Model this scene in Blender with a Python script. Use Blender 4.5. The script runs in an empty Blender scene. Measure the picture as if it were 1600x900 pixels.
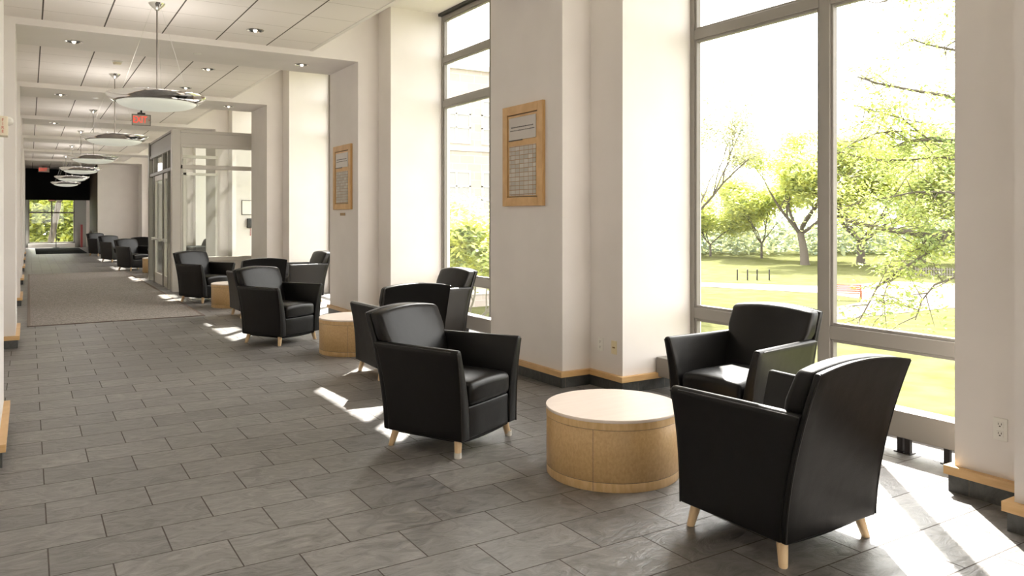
import bpy, bmesh, math, random
from mathutils import Vector, Matrix
random.seed(7)
PI = math.pi
SC = bpy.context.scene
COL = SC.collection

# ------------------------------------------------------------------ camera, sky, sun, exposure
EYE = 1.5
cam_d = bpy.data.cameras.new('camera')
cam = bpy.data.objects.new('camera', cam_d); COL.objects.link(cam)
cam_d.sensor_fit = 'HORIZONTAL'; cam_d.sensor_width = 36.0
cam_d.lens = 36.0 * 1214.0 / 1600.0
cam_d.shift_y = -110.0 / 1600.0
cam_d.clip_start = 0.05; cam_d.clip_end = 1000
YAW = math.atan(755.0 / 1214.0)
cam.location = (0, 0, EYE); cam.rotation_euler = (PI / 2, 0, -YAW)
SC.camera = cam

SKY_STRENGTH = 3.0
SKY_GLOW = 7.5
SUN_STRENGTH = 17.0
SC.view_settings.view_transform = 'Standard'
SC.view_settings.look = 'None'
SC.view_settings.exposure = 0.93
SC.view_settings.gamma = 1.0
SC.view_settings.use_curve_mapping = False
SC.cycles.use_denoising = True
SC.cycles.max_bounces = 10
SC.cycles.diffuse_bounces = 6
SC.cycles.glossy_bounces = 4
SC.cycles.transparent_max_bounces = 16
SC.cycles.caustics_reflective = False
SC.cycles.caustics_refractive = False
SC.cycles.sample_clamp_indirect = 8.0

world = bpy.data.worlds.new('sky'); SC.world = world
world.use_nodes = True
wn = world.node_tree
bg = wn.nodes['Background']
bg.inputs['Color'].default_value = (1.0, 0.955, 0.945, 1)
bg.inputs['Strength'].default_value = SKY_STRENGTH

sd = bpy.data.lights.new('sun', 'SUN'); so = bpy.data.objects.new('sun', sd); COL.objects.link(so)
sd.energy = SUN_STRENGTH; sd.angle = math.radians(0.6); sd.color = (1.0, 0.93, 0.88)
SUN = Vector((-0.703, -0.794, -1.0)).normalized()
so.rotation_euler = SUN.to_track_quat('-Z', 'Y').to_euler()
so.location = (20, 20, 30)
# bright hazy aureole of the sky around the sun
_tc = wn.nodes.new('ShaderNodeTexCoord'); _dt = wn.nodes.new('ShaderNodeVectorMath'); _dt.operation = 'DOT_PRODUCT'
wn.links.new(_tc.outputs['Generated'], _dt.inputs[0]); _dt.inputs[1].default_value = tuple(-SUN)
_mxx = wn.nodes.new('ShaderNodeMath'); _mxx.operation = 'MAXIMUM'; wn.links.new(_dt.outputs['Value'], _mxx.inputs[0]); _mxx.inputs[1].default_value = 0
_pw = wn.nodes.new('ShaderNodeMath'); _pw.operation = 'POWER'; wn.links.new(_mxx.outputs[0], _pw.inputs[0]); _pw.inputs[1].default_value = 5
_ma = wn.nodes.new('ShaderNodeMath'); _ma.operation = 'MULTIPLY_ADD'; wn.links.new(_pw.outputs[0], _ma.inputs[0])
_ma.inputs[1].default_value = SKY_GLOW; _ma.inputs[2].default_value = SKY_STRENGTH
wn.links.new(_ma.outputs[0], bg.inputs['Strength'])

# ------------------------------------------------------------------ materials
MATS = {}
def mat(name, col, rough=0.5, metal=0.0, **kw):
    m = bpy.data.materials.new(name); m.use_nodes = True
    b = m.node_tree.nodes['Principled BSDF']
    b.inputs['Base Color'].default_value = (*col, 1)
    b.inputs['Roughness'].default_value = rough
    b.inputs['Metallic'].default_value = metal
    for k, v in kw.items():
        b.inputs[k].default_value = v
    MATS[name] = m
    return m
def nd(m, t, **kw):
    n = m.node_tree.nodes.new(t)
    for k, v in kw.items(): setattr(n, k, v)
    return n
def ln(m, a, b): m.node_tree.links.new(a, b)
def bsdf(m): return m.node_tree.nodes['Principled BSDF']
def pos(m): return nd(m, 'ShaderNodeNewGeometry').outputs['Position']
def noise_mix(m, c1, c2, scale=5, detail=4, coord=None, stretch=None, lo=0.35, hi=0.65, dist=0.0):
    """colour varying between c1 and c2"""
    src = coord or nd(m, 'ShaderNodeTexCoord').outputs['Object']
    if stretch:
        mp = nd(m, 'ShaderNodeMapping'); mp.inputs['Scale'].default_value = stretch
        ln(m, src, mp.inputs['Vector']); src = mp.outputs['Vector']
    n = nd(m, 'ShaderNodeTexNoise'); n.inputs['Scale'].default_value = scale
    n.inputs['Detail'].default_value = detail; n.inputs['Distortion'].default_value = dist
    ln(m, src, n.inputs['Vector'])
    r = nd(m, 'ShaderNodeValToRGB')
    r.color_ramp.elements[0].position = lo; r.color_ramp.elements[0].color = (*c1, 1)
    r.color_ramp.elements[1].position = hi; r.color_ramp.elements[1].color = (*c2, 1)
    ln(m, n.outputs['Fac'], r.inputs['Fac'])
    ln(m, r.outputs['Color'], bsdf(m).inputs['Base Color'])
    return n, r
def bump(m, height, strength=0.2, dist=0.01):
    b = nd(m, 'ShaderNodeBump'); b.inputs['Strength'].default_value = strength
    b.inputs['Distance'].default_value = dist
    ln(m, height, b.inputs['Height']); ln(m, b.outputs['Normal'], bsdf(m).inputs['Normal'])
    return b

m = mat('wall_paint', (0.80, 0.755, 0.69), 0.75)
n, _ = noise_mix(m, (0.755, 0.715, 0.685), (0.79, 0.75, 0.72), 2.0, 3)
m = mat('ceiling_paint', (0.83, 0.785, 0.76), 0.8)

# ceiling tiles: dark joints along the hall, finer ones across
m = mat('ceiling_tile', (0.80, 0.75, 0.70), 0.85)
sx = nd(m, 'ShaderNodeSeparateXYZ'); ln(m, pos(m), sx.inputs[0])
def joint(m, out, origin, pitch, width):
    a = nd(m, 'ShaderNodeMath', operation='SUBTRACT'); ln(m, out, a.inputs[0]); a.inputs[1].default_value = origin - pitch * 40
    d = nd(m, 'ShaderNodeMath', operation='DIVIDE'); ln(m, a.outputs[0], d.inputs[0]); d.inputs[1].default_value = pitch
    f = nd(m, 'ShaderNodeMath', operation='FRACT'); ln(m, d.outputs[0], f.inputs[0])
    s = nd(m, 'ShaderNodeMath', operation='SUBTRACT'); ln(m, f.outputs[0], s.inputs[0]); s.inputs[1].default_value = 0.5
    b = nd(m, 'ShaderNodeMath', operation='ABSOLUTE'); ln(m, s.outputs[0], b.inputs[0])
    g = nd(m, 'ShaderNodeMath', operation='GREATER_THAN'); ln(m, b.outputs[0], g.inputs[0]); g.inputs[1].default_value = 0.5 - width / pitch / 2
    return g.outputs[0]
jx = joint(m, sx.outputs['X'], 0.132, 0.644, 0.016)
jy = joint(m, sx.outputs['Y'], 8.112, 0.667, 0.007)
mx = nd(m, 'ShaderNodeMix', data_type='RGBA'); mx.inputs['A'].default_value = (0.86, 0.805, 0.78, 1); mx.inputs['B'].default_value = (0.42, 0.37, 0.33, 1)
ln(m, jy, mx.inputs['Factor'])
mx2 = nd(m, 'ShaderNodeMix', data_type='RGBA'); mx2.inputs['B'].default_value = (0.10, 0.08, 0.07, 1)
ln(m, mx.outputs['Result'], mx2.inputs['A']); ln(m, jx, mx2.inputs['Factor'])
ln(m, mx2.outputs['Result'], bsdf(m).inputs['Base Color'])

# slate floor in running bond
def slate(name, c1, c2, mortar, bw, rh, off, ox, oy, rough, vertical=False):
    m = mat(name, c1, rough)
    src = pos(m)
    mp = nd(m, 'ShaderNodeMapping'); mp.inputs['Location'].default_value = (-ox, -oy, 0)
    if vertical:
        sp = nd(m, 'ShaderNodeSeparateXYZ'); ln(m, src, sp.inputs[0])
        ad = nd(m, 'ShaderNodeMath', operation='ADD'); ln(m, sp.outputs['X'], ad.inputs[0]); ln(m, sp.outputs['Y'], ad.inputs[1])
        cb = nd(m, 'ShaderNodeCombineXYZ'); ln(m, ad.outputs[0], cb.inputs['X']); ln(m, sp.outputs['Z'], cb.inputs['Y'])
        ln(m, cb.outputs[0], mp.inputs['Vector'])
    else:
        ln(m, src, mp.inputs['Vector'])
    b = nd(m, 'ShaderNodeTexBrick', offset=off, squash=1.0)
    b.offset_frequency = 2
    b.inputs['Scale'].default_value = 1.0
    b.inputs['Brick Width'].default_value = bw; b.inputs['Row Height'].default_value = rh
    b.inputs['Mortar Size'].default_value = 0.0034; b.inputs['Mortar Smooth'].default_value = 0.15
    b.inputs['Bias'].default_value = 0.0
    b.inputs['Color1'].default_value = (*c1, 1); b.inputs['Color2'].default_value = (*c2, 1); b.inputs['Mortar'].default_value = (*mortar, 1)
    ln(m, mp.outputs['Vector'], b.inputs['Vector'])
    # cleft veins, turned to a new direction in every stone
    n = nd(m, 'ShaderNodeTexNoise'); n.inputs['Scale'].default_value = 6.5; n.inputs['Detail'].default_value = 11
    n.inputs['Roughness'].default_value = 0.62; n.inputs['Distortion'].default_value = 1.6
    m4 = nd(m, 'ShaderNodeMapping'); m4.inputs['Scale'].default_value = (1.0, 1.5, 1.0); m4.inputs['Rotation'].default_value = (0, 0, 0.7)
    ln(m, src, m4.inputs['Vector'])
    ad = nd(m, 'ShaderNodeVectorMath', operation='MULTIPLY_ADD')
    ln(m, b.outputs['Color'], ad.inputs[0]); ad.inputs[1].default_value = (40, 40, 40); ln(m, m4.outputs['Vector'], ad.inputs[2])
    ln(m, ad.outputs[0], n.inputs['Vector'])
    r = nd(m, 'ShaderNodeValToRGB')
    r.color_ramp.elements[0].position = 0.32; r.color_ramp.elements[0].color = (0.55, 0.55, 0.54, 1)
    r.color_ramp.elements[1].position = 0.70; r.color_ramp.elements[1].color = (1.32, 1.31, 1.29, 1)
    ln(m, n.outputs['Fac'], r.inputs['Fac'])
    mu = nd(m, 'ShaderNodeMix', data_type='RGBA', blend_type='MULTIPLY'); mu.inputs['Factor'].default_value = 1
    ln(m, b.outputs['Color'], mu.inputs['A']); ln(m, r.outputs['Color'], mu.inputs['B'])
    ln(m, mu.outputs['Result'], bsdf(m).inputs['Base Color'])
    inv = nd(m, 'ShaderNodeMath', operation='MULTIPLY_ADD'); ln(m, b.outputs['Fac'], inv.inputs[0]); inv.inputs[1].default_value = -1.2
    ln(m, n.outputs['Fac'], inv.inputs[2])
    bump(m, inv.outputs[0], 0.8, 0.010)
    rr = nd(m, 'ShaderNodeMapRange'); rr.inputs['To Min'].default_value = rough - 0.10; rr.inputs['To Max'].default_value = rough + 0.14
    ln(m, n.outputs['Fac'], rr.inputs['Value'])
    rx = nd(m, 'ShaderNodeMath', operation='MULTIPLY_ADD'); ln(m, b.outputs['Fac'], rx.inputs[0]); rx.inputs[1].default_value = 0.5
    ln(m, rr.outputs[0], rx.inputs[2]); ln(m, rx.outputs[0], bsdf(m).inputs['Roughness'])
    bsdf(m).inputs['Specular IOR Level'].default_value = 0.62
    return m
slate('slate_floor', (0.142, 0.134, 0.130), (0.205, 0.194, 0.187), (0.070, 0.055, 0.046), 0.476, 0.3293, 0.5, 0.073 - 0.476 * 40, 4.104 - 0.3293 * 60, 0.38)
slate('slate_base', (0.05, 0.052, 0.05), (0.075, 0.077, 0.073), (0.14, 0.13, 0.11), 0.305, 0.4, 0.0, -20.0, -0.2, 0.4, True)

m = mat('carpet', (0.30, 0.26, 0.225), 0.95)
n, r = noise_mix(m, (0.125, 0.108, 0.095), (0.34, 0.30, 0.27), 55, 3)
bump(m, n.outputs['Fac'], 0.4, 0.006)
m = mat('carpet_binding', (0.16, 0.12, 0.10), 0.9)
m = mat('rubber_mat', (0.012, 0.012, 0.012), 1.0, **{'Specular IOR Level': 0.05})

def wood(name, c1, c2, scale, stretch, rough=0.4, lo=.3, hi=.7):
    m = mat(name, c1, rough)
    n, r = noise_mix(m, c1, c2, scale, 6, stretch=stretch, lo=lo, hi=hi, dist=0.4)
    return m
wood('maple_drum', (0.52, 0.33, 0.145), (0.62, 0.42, 0.20), 70, (1, 1, 0.7), 0.38)
wood('maple_band', (0.62, 0.40, 0.18), (0.74, 0.52, 0.27), 14, (3, 3, 0.8), 0.35)
wood('maple_top', (0.80, 0.69, 0.61), (0.84, 0.74, 0.66), 6, (0.6, 5, 1), 0.30)
wood('maple_trim', (0.60, 0.36, 0.15), (0.70, 0.46, 0.22), 6, (1, 1, 6), 0.42)
wood('plaque_wood', (0.56, 0.33, 0.13), (0.68, 0.43, 0.19), 8, (8, 1, 1), 0.4)
wood('leg_wood', (0.72, 0.50, 0.28), (0.82, 0.62, 0.38), 12, (4, 4, 0.8), 0.35)

m = mat('black_leather', (0.0040, 0.0034, 0.0032), 0.34, **{'Specular IOR Level': 0.30})
tc = nd(m, 'ShaderNodeTexCoord')
n = nd(m, 'ShaderNodeTexNoise'); n.inputs['Scale'].default_value = 240; n.inputs['Detail'].default_value = 2
ln(m, tc.outputs['Object'], n.inputs['Vector'])
n2 = nd(m, 'ShaderNodeTexNoise'); n2.inputs['Scale'].default_value = 7; n2.inputs['Detail'].default_value = 2
ln(m, tc.outputs['Object'], n2.inputs['Vector'])
ma = nd(m, 'ShaderNodeMath', operation='MULTIPLY_ADD'); ln(m, n2.outputs['Fac'], ma.inputs[0]); ma.inputs[1].default_value = 5.0; ln(m, n.outputs['Fac'], ma.inputs[2])
bump(m, ma.outputs[0], 0.25, 0.0025)
mat('leather_piping', (0.02, 0.018, 0.017), 0.28)
mat('black_cloth', (0.012, 0.012, 0.012), 0.9)
mat('clear_plastic', (0.75, 0.72, 0.66), 0.25)
mat('chrome', (0.78, 0.77, 0.75), 0.09, 1.0)
mat('stem_metal', (0.22, 0.19, 0.17), 0.3, 0.7)
mat('brushed_steel', (0.62, 0.60, 0.56), 0.3, 1.0)
m = mat('frosted_glass', (0.82, 0.84, 0.76), 0.35)
bsdf(m).inputs['Emission Color'].default_value = (0.95, 0.97, 0.86, 1); bsdf(m).inputs['Emission Strength'].default_value = 0.16
mat('window_metal', (0.25, 0.23, 0.208), 0.5)
mat('dark_gasket', (0.05, 0.055, 0.05), 0.5)
mat('cover_metal', (0.27, 0.25, 0.225), 0.5)
mat('black_steel', (0.015, 0.012, 0.012), 0.4)
mat('partition_metal', (0.56, 0.53, 0.48), 0.42)
mat('partition_dark', (0.20, 0.185, 0.16), 0.42)
mat('white_plastic', (0.80, 0.78, 0.73), 0.35)
mat('ivory_plastic', (0.78, 0.68, 0.45), 0.35)
mat('strobe_beige', (0.76, 0.68, 0.52), 0.45)
mat('black_plastic', (0.02, 0.02, 0.02), 0.35)
mat('exit_face', (0.58, 0.56, 0.50), 0.4)
mat('black_wall', (0.006, 0.007, 0.006), 0.85)
mat('brown_wall', (0.10, 0.075, 0.055), 0.7)
mat('red_paint', (0.25, 0.02, 0.02), 0.5)
mat('grey_wall', (0.33, 0.34, 0.32), 0.7)
mat('brass', (0.30, 0.18, 0.07), 0.4, 0.6)
m = mat('red_letters', (0.75, 0.06, 0.03), 0.4)
bsdf(m).inputs['Emission Color'].default_value = (1, 0.08, 0.04, 1); bsdf(m).inputs['Emission Strength'].default_value = 0.55
mat('red_print', (0.55, 0.12, 0.08), 0.5)
m = mat('lamp_glow', (1, 0.9, 0.75), 0.5)
bsdf(m).inputs['Emission Color'].default_value = (1, 0.9, 0.75, 1); bsdf(m).inputs['Emission Strength'].default_value = 1.5
m = mat('silver_plate', (0.50, 0.46, 0.42), 0.38, 0.35)
# engraved sheet of small nameplates
m = mat('nameplate_grid', (0.5, 0.45, 0.38), 0.38, 0.35)
tc = nd(m, 'ShaderNodeTexCoord')
b = nd(m, 'ShaderNodeTexBrick', offset=0.0, squash=1.0); b.inputs['Scale'].default_value = 1.0
b.inputs['Brick Width'].default_value = 0.0765; b.inputs['Row Height'].default_value = 0.0415
b.inputs['Mortar Size'].default_value = 0.0028; b.inputs['Mortar Smooth'].default_value = 0.1
b.inputs['Color1'].default_value = (0.40, 0.37, 0.32, 1); b.inputs['Color2'].default_value = (0.55, 0.52, 0.47, 1); b.inputs['Mortar'].default_value = (0.30, 0.17, 0.08, 1)
mp = nd(m, 'ShaderNodeMapping'); mp.inputs['Rotation'].default_value = (0, 0, 0)
sp = nd(m, 'ShaderNodeSeparateXYZ'); ln(m, tc.outputs['Object'], sp.inputs[0])
cb = nd(m, 'ShaderNodeCombineXYZ'); ln(m, sp.outputs['Y'], cb.inputs['X']); ln(m, sp.outputs['Z'], cb.inputs['Y'])
ln(m, cb.outputs[0], mp.inputs['Vector']); mp.inputs['Location'].default_value = (5, 5, 0); ln(m, mp.outputs[0], b.inputs['Vector'])
ln(m, b.outputs['Color'], bsdf(m).inputs['Base Color'])
mat('engraving', (0.10, 0.09, 0.08), 0.6)

# window glass: clear with a faint mirror
m = bpy.data.materials.new('window_glass'); m.use_nodes = True; MATS['window_glass'] = m
m.node_tree.nodes.clear()
o = nd(m, 'ShaderNodeOutputMaterial'); t = nd(m, 'ShaderNodeBsdfTransparent'); t.inputs[0].default_value = (0.95, 0.965, 0.95, 1)
g = nd(m, 'ShaderNodeBsdfGlossy'); g.inputs['Roughness'].default_value = 0.0
fc = nd(m, 'ShaderNodeLayerWeight'); fc.inputs['Blend'].default_value = 0.5
pw_ = nd(m, 'ShaderNodeMath', operation='POWER'); ln(m, fc.outputs['Facing'], pw_.inputs[0]); pw_.inputs[1].default_value = 5.0
lw = nd(m, 'ShaderNodeMath', operation='MULTIPLY_ADD'); ln(m, pw_.outputs[0], lw.inputs[0]); lw.inputs[1].default_value = 0.7; lw.inputs[2].default_value = 0.03
mxs = nd(m, 'ShaderNodeMixShader'); ln(m, lw.outputs[0], mxs.inputs[0]); ln(m, t.outputs[0], mxs.inputs[1]); ln(m, g.outputs[0], mxs.inputs[2]); ln(m, mxs.outputs[0], o.inputs[0])

# outdoors
m = mat('lawn', (0.15, 0.19, 0.04), 1.0, **{'Specular IOR Level': 0.0})
n, r = noise_mix(m, (0.074, 0.080, 0.030), (0.118, 0.120, 0.056), 0.9, 8, lo=.3, hi=.7)
mat('pavement', (0.22, 0.19, 0.18), 1.0, **{'Specular IOR Level': 0.0})
mat('bark', (0.085, 0.07, 0.055), 0.9)
mat('pale_bark', (0.22, 0.20, 0.18), 0.9)
def leaf(name, c, tr):
    m = bpy.data.materials.new(name); m.use_nodes = True; MATS[name] = m
    m.node_tree.nodes.clear()
    o = nd(m, 'ShaderNodeOutputMaterial')
    d = nd(m, 'ShaderNodeBsdfDiffuse'); t = nd(m, 'ShaderNodeBsdfTranslucent')
    oi = nd(m, 'ShaderNodeTexNoise'); oi.inputs['Scale'].default_value = 1.7
    ln(m, pos(m), oi.inputs['Vector'])
    r = nd(m, 'ShaderNodeValToRGB')
    r.color_ramp.elements[0].position = .35; r.color_ramp.elements[0].color = (c[0] * .62, c[1] * .7, c[2], 1)
    r.color_ramp.elements[1].position = .62; r.color_ramp.elements[1].color = (c[0] * 1.2, c[1] * 1.15, c[2] * 1.1, 1)
    ln(m, oi.outputs['Fac'], r.inputs['Fac']); ln(m, r.outputs[0], d.inputs[0])
    t.inputs[0].default_value = (*tr, 1); ln(m, r.outputs[0], t.inputs[0])
    x = nd(m, 'ShaderNodeMixShader'); x.inputs[0].default_value = 0.66
    ln(m, d.outputs[0], x.inputs[1]); ln(m, t.outputs[0], x.inputs[2]); ln(m, x.outputs[0], o.inputs[0])
leaf('leaf_bright', (0.34, 0.38, 0.11), (0.5, 0.55, 0.05))
leaf('leaf_glow', (0.70, 0.73, 0.28), (0.5, 0.55, 0.05))
leaf('leaf_near', (0.38, 0.43, 0.13), (0.5, 0.55, 0.05))
leaf('leaf_sunny', (0.50, 0.54, 0.20), (0.5, 0.55, 0.05))
leaf('leaf_pale', (0.36, 0.37, 0.20), (0.5, 0.5, 0.2))
leaf('leaf_dark', (0.36, 0.40, 0.24), (0.2, 0.25, 0.06))
m = mat('pale_brick', (0.50, 0.44, 0.40), 0.9)
sp = nd(m, 'ShaderNodeSeparateXYZ'); ln(m, pos(m), sp.inputs[0])
cb = nd(m, 'ShaderNodeCombineXYZ'); ln(m, sp.outputs['X'], cb.inputs['X']); ln(m, sp.outputs['Z'], cb.inputs['Y'])
b = nd(m, 'ShaderNodeTexBrick'); b.inputs['Scale'].default_value = 1.0; b.inputs['Brick Width'].default_value = 0.9; b.inputs['Row Height'].default_value = 0.45
b.inputs['Mortar Size'].default_value = 0.02; b.inputs['Color1'].default_value = (0.36, 0.31, 0.28, 1); b.inputs['Color2'].default_value = (0.42, 0.37, 0.33, 1); b.inputs['Mortar'].default_value = (0.45, 0.41, 0.38, 1)
ln(m, cb.outputs[0], b.inputs['Vector']); ln(m, b.outputs['Color'], bsdf(m).inputs['Base Color'])
mat('grey_pane', (0.30, 0.30, 0.30), 0.3)
mat('white_frame', (0.62, 0.60, 0.56), 0.6)
mat('bench_wood', (0.30, 0.10, 0.05), 0.6)

# ------------------------------------------------------------------ mesh helpers
class MB:
    def __init__(s): s.v = []; s.f = []
    def add(s, vs, fs):
        o = len(s.v); s.v += [tuple(v) for v in vs]; s.f += [tuple(i + o for i in f) for f in fs]; return s
    def box(s, x0, x1, y0, y1, z0, z1):
        if x0 > x1: x0, x1 = x1, x0
        if y0 > y1: y0, y1 = y1, y0
        if z0 > z1: z0, z1 = z1, z0
        return s.add([(x0, y0, z0), (x1, y0, z0), (x1, y1, z0), (x0, y1, z0), (x0, y0, z1), (x1, y0, z1), (x1, y1, z1), (x0, y1, z1)],
                     [(0, 3, 2, 1), (4, 5, 6, 7), (0, 1, 5, 4), (1, 2, 6, 5), (2, 3, 7, 6), (3, 0, 4, 7)])
    def prism(s, poly, z0, z1):
        n = len(poly)
        vs = [(x, y, z0) for x, y in poly] + [(x, y, z1) for x, y in poly]
        fs = [tuple(range(n - 1, -1, -1)), tuple(range(n, 2 * n))] + [(i, (i + 1) % n, n + (i + 1) % n, n + i) for i in range(n)]
        return s.add(vs, fs)
    def lathe(s, prof, n=32, c=(0, 0, 0), a0=0.0):
        """prof: (r, z) list, closed at axis when r==0"""
        vs = []; fs = []
        for r, z in prof:
            for k in range(n):
                a = a0 + 2 * PI * k / n
                vs.append((c[0] + r * math.cos(a), c[1] + r * math.sin(a), c[2] + z))
        for i in range(len(prof) - 1):
            for k in range(n):
                a, b = i * n + k, i * n + (k + 1) % n
                fs.append((a, b, b + n, a + n))
        return s.add(vs, fs)
    def tube(s, pts, rad, n=8, cap=True):
        pts = [Vector(p) for p in pts]
        if not hasattr(rad, '__len__'): rad = [rad] * len(pts)
        vs = []; fs = []
        up = Vector((0, 0, 1)); prev = None
        for i, p in enumerate(pts):
            d = (pts[min(i + 1, len(pts) - 1)] - pts[max(i - 1, 0)])
            if d.length < 1e-9: d = Vector((0, 0, 1))
            d.normalize()
            if prev is None:
                a = d.cross(up)
                if a.length < 1e-3: a = d.cross(Vector((1, 0, 0)))
            else:
                a = prev - d * prev.dot(d)
                if a.length < 1e-6: a = d.cross(up)
            a.normalize(); prev = a; b = d.cross(a)
            for k in range(n):
                t = 2 * PI * k / n
                vs.append(p + (a * math.cos(t) + b * math.sin(t)) * rad[i])
        m_ = len(pts)
        for i in range(m_ - 1):
            for k in range(n):
                fs.append((i * n + k, i * n + (k + 1) % n, (i + 1) * n + (k + 1) % n, (i + 1) * n + k))
        if cap:
            fs.append(tuple(range(n - 1, -1, -1))); fs.append(tuple(range((m_ - 1) * n, m_ * n)))
        return s.add(vs, fs)
    def loft(s, loops, cap=True):
        n = len(loops[0]); vs = [p for l in loops for p in l]; fs = []
        for i in range(len(loops) - 1):
            for k in range(n):
                fs.append((i * n + k, i * n + (k + 1) % n, (i + 1) * n + (k + 1) % n, (i + 1) * n + k))
        if cap:
            fs.append(tuple(range(n - 1, -1, -1))); fs.append(tuple(range((len(loops) - 1) * n, len(loops) * n)))
        return s.add(vs, fs)
    def rbox(s, x0, x1, y0, y1, z0, z1, r, mid=6, warp=None):
        def axis(a, b):
            h = [a, a + r * .12, a + r * .4, a + r]
            t = [b - r, b - r * .4, b - r * .12, b]
            return h + [a + r + (b - a - 2 * r) * i / mid for i in range(1, mid)] + t
        X, Y, Z = axis(x0, x1), axis(y0, y1), axis(z0, z1)
        def P(p):
            q = Vector((min(max(p[0], x0 + r), x1 - r), min(max(p[1], y0 + r), y1 - r), min(max(p[2], z0 + r), z1 - r)))
            d = Vector(p) - q
            v = q + d.normalized() * r if d.length > 1e-9 else q
            return warp(v) if warp else v
        def grid(A, B, fn, flip):
            vs = [P(fn(a, b)) for a in A for b in B]; nb = len(B); fs = []
            for i in range(len(A) - 1):
                for j in range(nb - 1):
                    q = (i * nb + j, (i + 1) * nb + j, (i + 1) * nb + j + 1, i * nb + j + 1)
                    fs.append(q[::-1] if flip else q)
            s.add(vs, fs)
        grid(X, Y, lambda a, b: (a, b, z1), False); grid(X, Y, lambda a, b: (a, b, z0), True)
        grid(X, Z, lambda a, b: (a, y0, b), False); grid(X, Z, lambda a, b: (a, y1, b), True)
        grid(Y, Z, lambda a, b: (x1, a, b), False); grid(Y, Z, lambda a, b: (x0, a, b), True)
        return s
    def build(s, name, material, parent=None, smooth=False, bevel=0.0, seg=2, merge=False, angle=35, loc=None):
        me = bpy.data.meshes.new(name); me.from_pydata(s.v, [], s.f); me.update()
        bm = bmesh.new(); bm.from_mesh(me)
        if merge: bmesh.ops.remove_doubles(bm, verts=bm.verts, dist=1e-5)
        bmesh.ops.recalc_face_normals(bm, faces=bm.faces)
        if bevel:
            ed = [e for e in bm.edges if len(e.link_faces) == 2 and e.calc_face_angle(0) > math.radians(angle)]
            bmesh.ops.bevel(bm, geom=ed, offset=bevel, segments=seg, profile=0.5, affect='EDGES', clamp_overlap=True)
        if smooth:
            for f in bm.faces: f.smooth = True
            for e in bm.edges:
                if len(e.link_faces) == 2 and e.calc_face_angle(0) > math.radians(50): e.smooth = False
        bm.to_mesh(me); bm.free()
        me.materials.append(MATS[material])
        o = bpy.data.objects.new(name, me); COL.objects.link(o)
        if parent: o.parent = parent
        if loc: o.location = loc
        return o

def tag(o, label, cat, group=None):
    o['label'] = label; o['category'] = cat
    if group: o['group'] = group
    return o
def empty(name, loc=(0, 0, 0), rz=0.0, parent=None):
    o = bpy.data.objects.new(name, None); COL.objects.link(o); o.location = loc; o.rotation_euler = (0, 0, rz)
    o.empty_display_size = 0.1
    if parent: o.parent = parent
    return o
def thing(name, label, cat, loc=(0, 0, 0), rz=0.0, group=None):
    return tag(empty(name, loc, rz), label, cat, group)
def struct(o): o['kind'] = 'structure'; return o
def stuff(o): o['kind'] = 'stuff'; return o
def kids(o): return [c for c in ALL_CH.get(o.name, [])]
ALL_CH = {}
def copy_tree(src, loc, rz, label, group=None):
    tree = {}
    for o in bpy.data.objects:
        if o.parent: tree.setdefault(o.parent.name, []).append(o)
    def rec(o, parent):
        c = o.copy(); COL.objects.link(c)
        if parent: c.parent = parent
        for ch in tree.get(o.name, []): rec(ch, c)
        return c
    r = rec(src, None); r.location = loc; r.rotation_euler = (0, 0, rz); r['label'] = label
    if group: r['group'] = group
    return r
def text_mesh(txt, size, material, name, parent, mtx, extrude=0.001, align='CENTER', sx=1.0):
    cu = bpy.data.curves.new(name, 'FONT'); cu.body = txt; cu.size = size; cu.align_x = align; cu.align_y = 'CENTER'; cu.extrude = extrude
    tmp = bpy.data.objects.new('tmp_text', cu); COL.objects.link(tmp)
    dg = bpy.context.evaluated_depsgraph_get(); me = bpy.data.meshes.new_from_object(tmp.evaluated_get(dg))
    bpy.data.objects.remove(tmp); me.name = name
    me.transform(mtx @ Matrix.Diagonal((sx, 1, 1, 1)))
    me.materials.clear(); me.materials.append(MATS[material])
    o = bpy.data.objects.new(name, me); COL.objects.link(o)
    if parent: o.parent = parent
    return o

# ------------------------------------------------------------------ the hall
XL, XLW = -0.13, -0.45          # inner face of left piers, left wall behind them
X1, X2, X3, XO = 4.0, 4.31, 5.10, 5.24
ZC, ZS, ZH = 3.81, 3.73, 4.46   # tiled ceiling, beam soffit, ceiling above the windows
PY = [(-9.4, -8.15), (-4.4, -3.15), (0.63, 1.885), (5.59, 6.84), (10.60, 11.82), (15.61, 16.87), (20.6, 21.85), (25.6, 26.85), (30.6, 31.85), (35.6, 36.85)]
Y_BACK, Y_END = -8.8, 46.0

struct(MB().box(-0.9, XO, Y_BACK - .2, Y_END + .3, -0.25, 0).build('floor', 'slate_floor'))
struct(MB().box(XLW - 0.25, XLW, Y_BACK - .2, Y_END + .3, 0, ZH + .2).build('wall_left', 'wall_paint'))
# back wall behind the camera, with a wide unseen window added for extra daylight
w = MB(); w.box(XLW, XO, Y_BACK - .25, Y_BACK, 0, 0.8); w.box(XLW, XO, Y_BACK - .25, Y_BACK, 3.2, ZH + .2)
w.box(XLW, 0.2, Y_BACK - .25, Y_BACK, .8, 3.2); w.box(3.8, XO, Y_BACK - .25, Y_BACK, .8, 3.2)
struct(w.build('wall_back', 'wall_paint'))
roof = MB().box(XLW - .25, XO, Y_BACK - .25, Y_END + .3, ZH + 0.03, ZH + .3)
struct(roof.build('roof', 'ceiling_paint'))
struct(MB().box(3.33, XO, Y_BACK, 36.8, ZH, ZH + .03).build('ceiling', 'ceiling_paint'))

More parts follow.
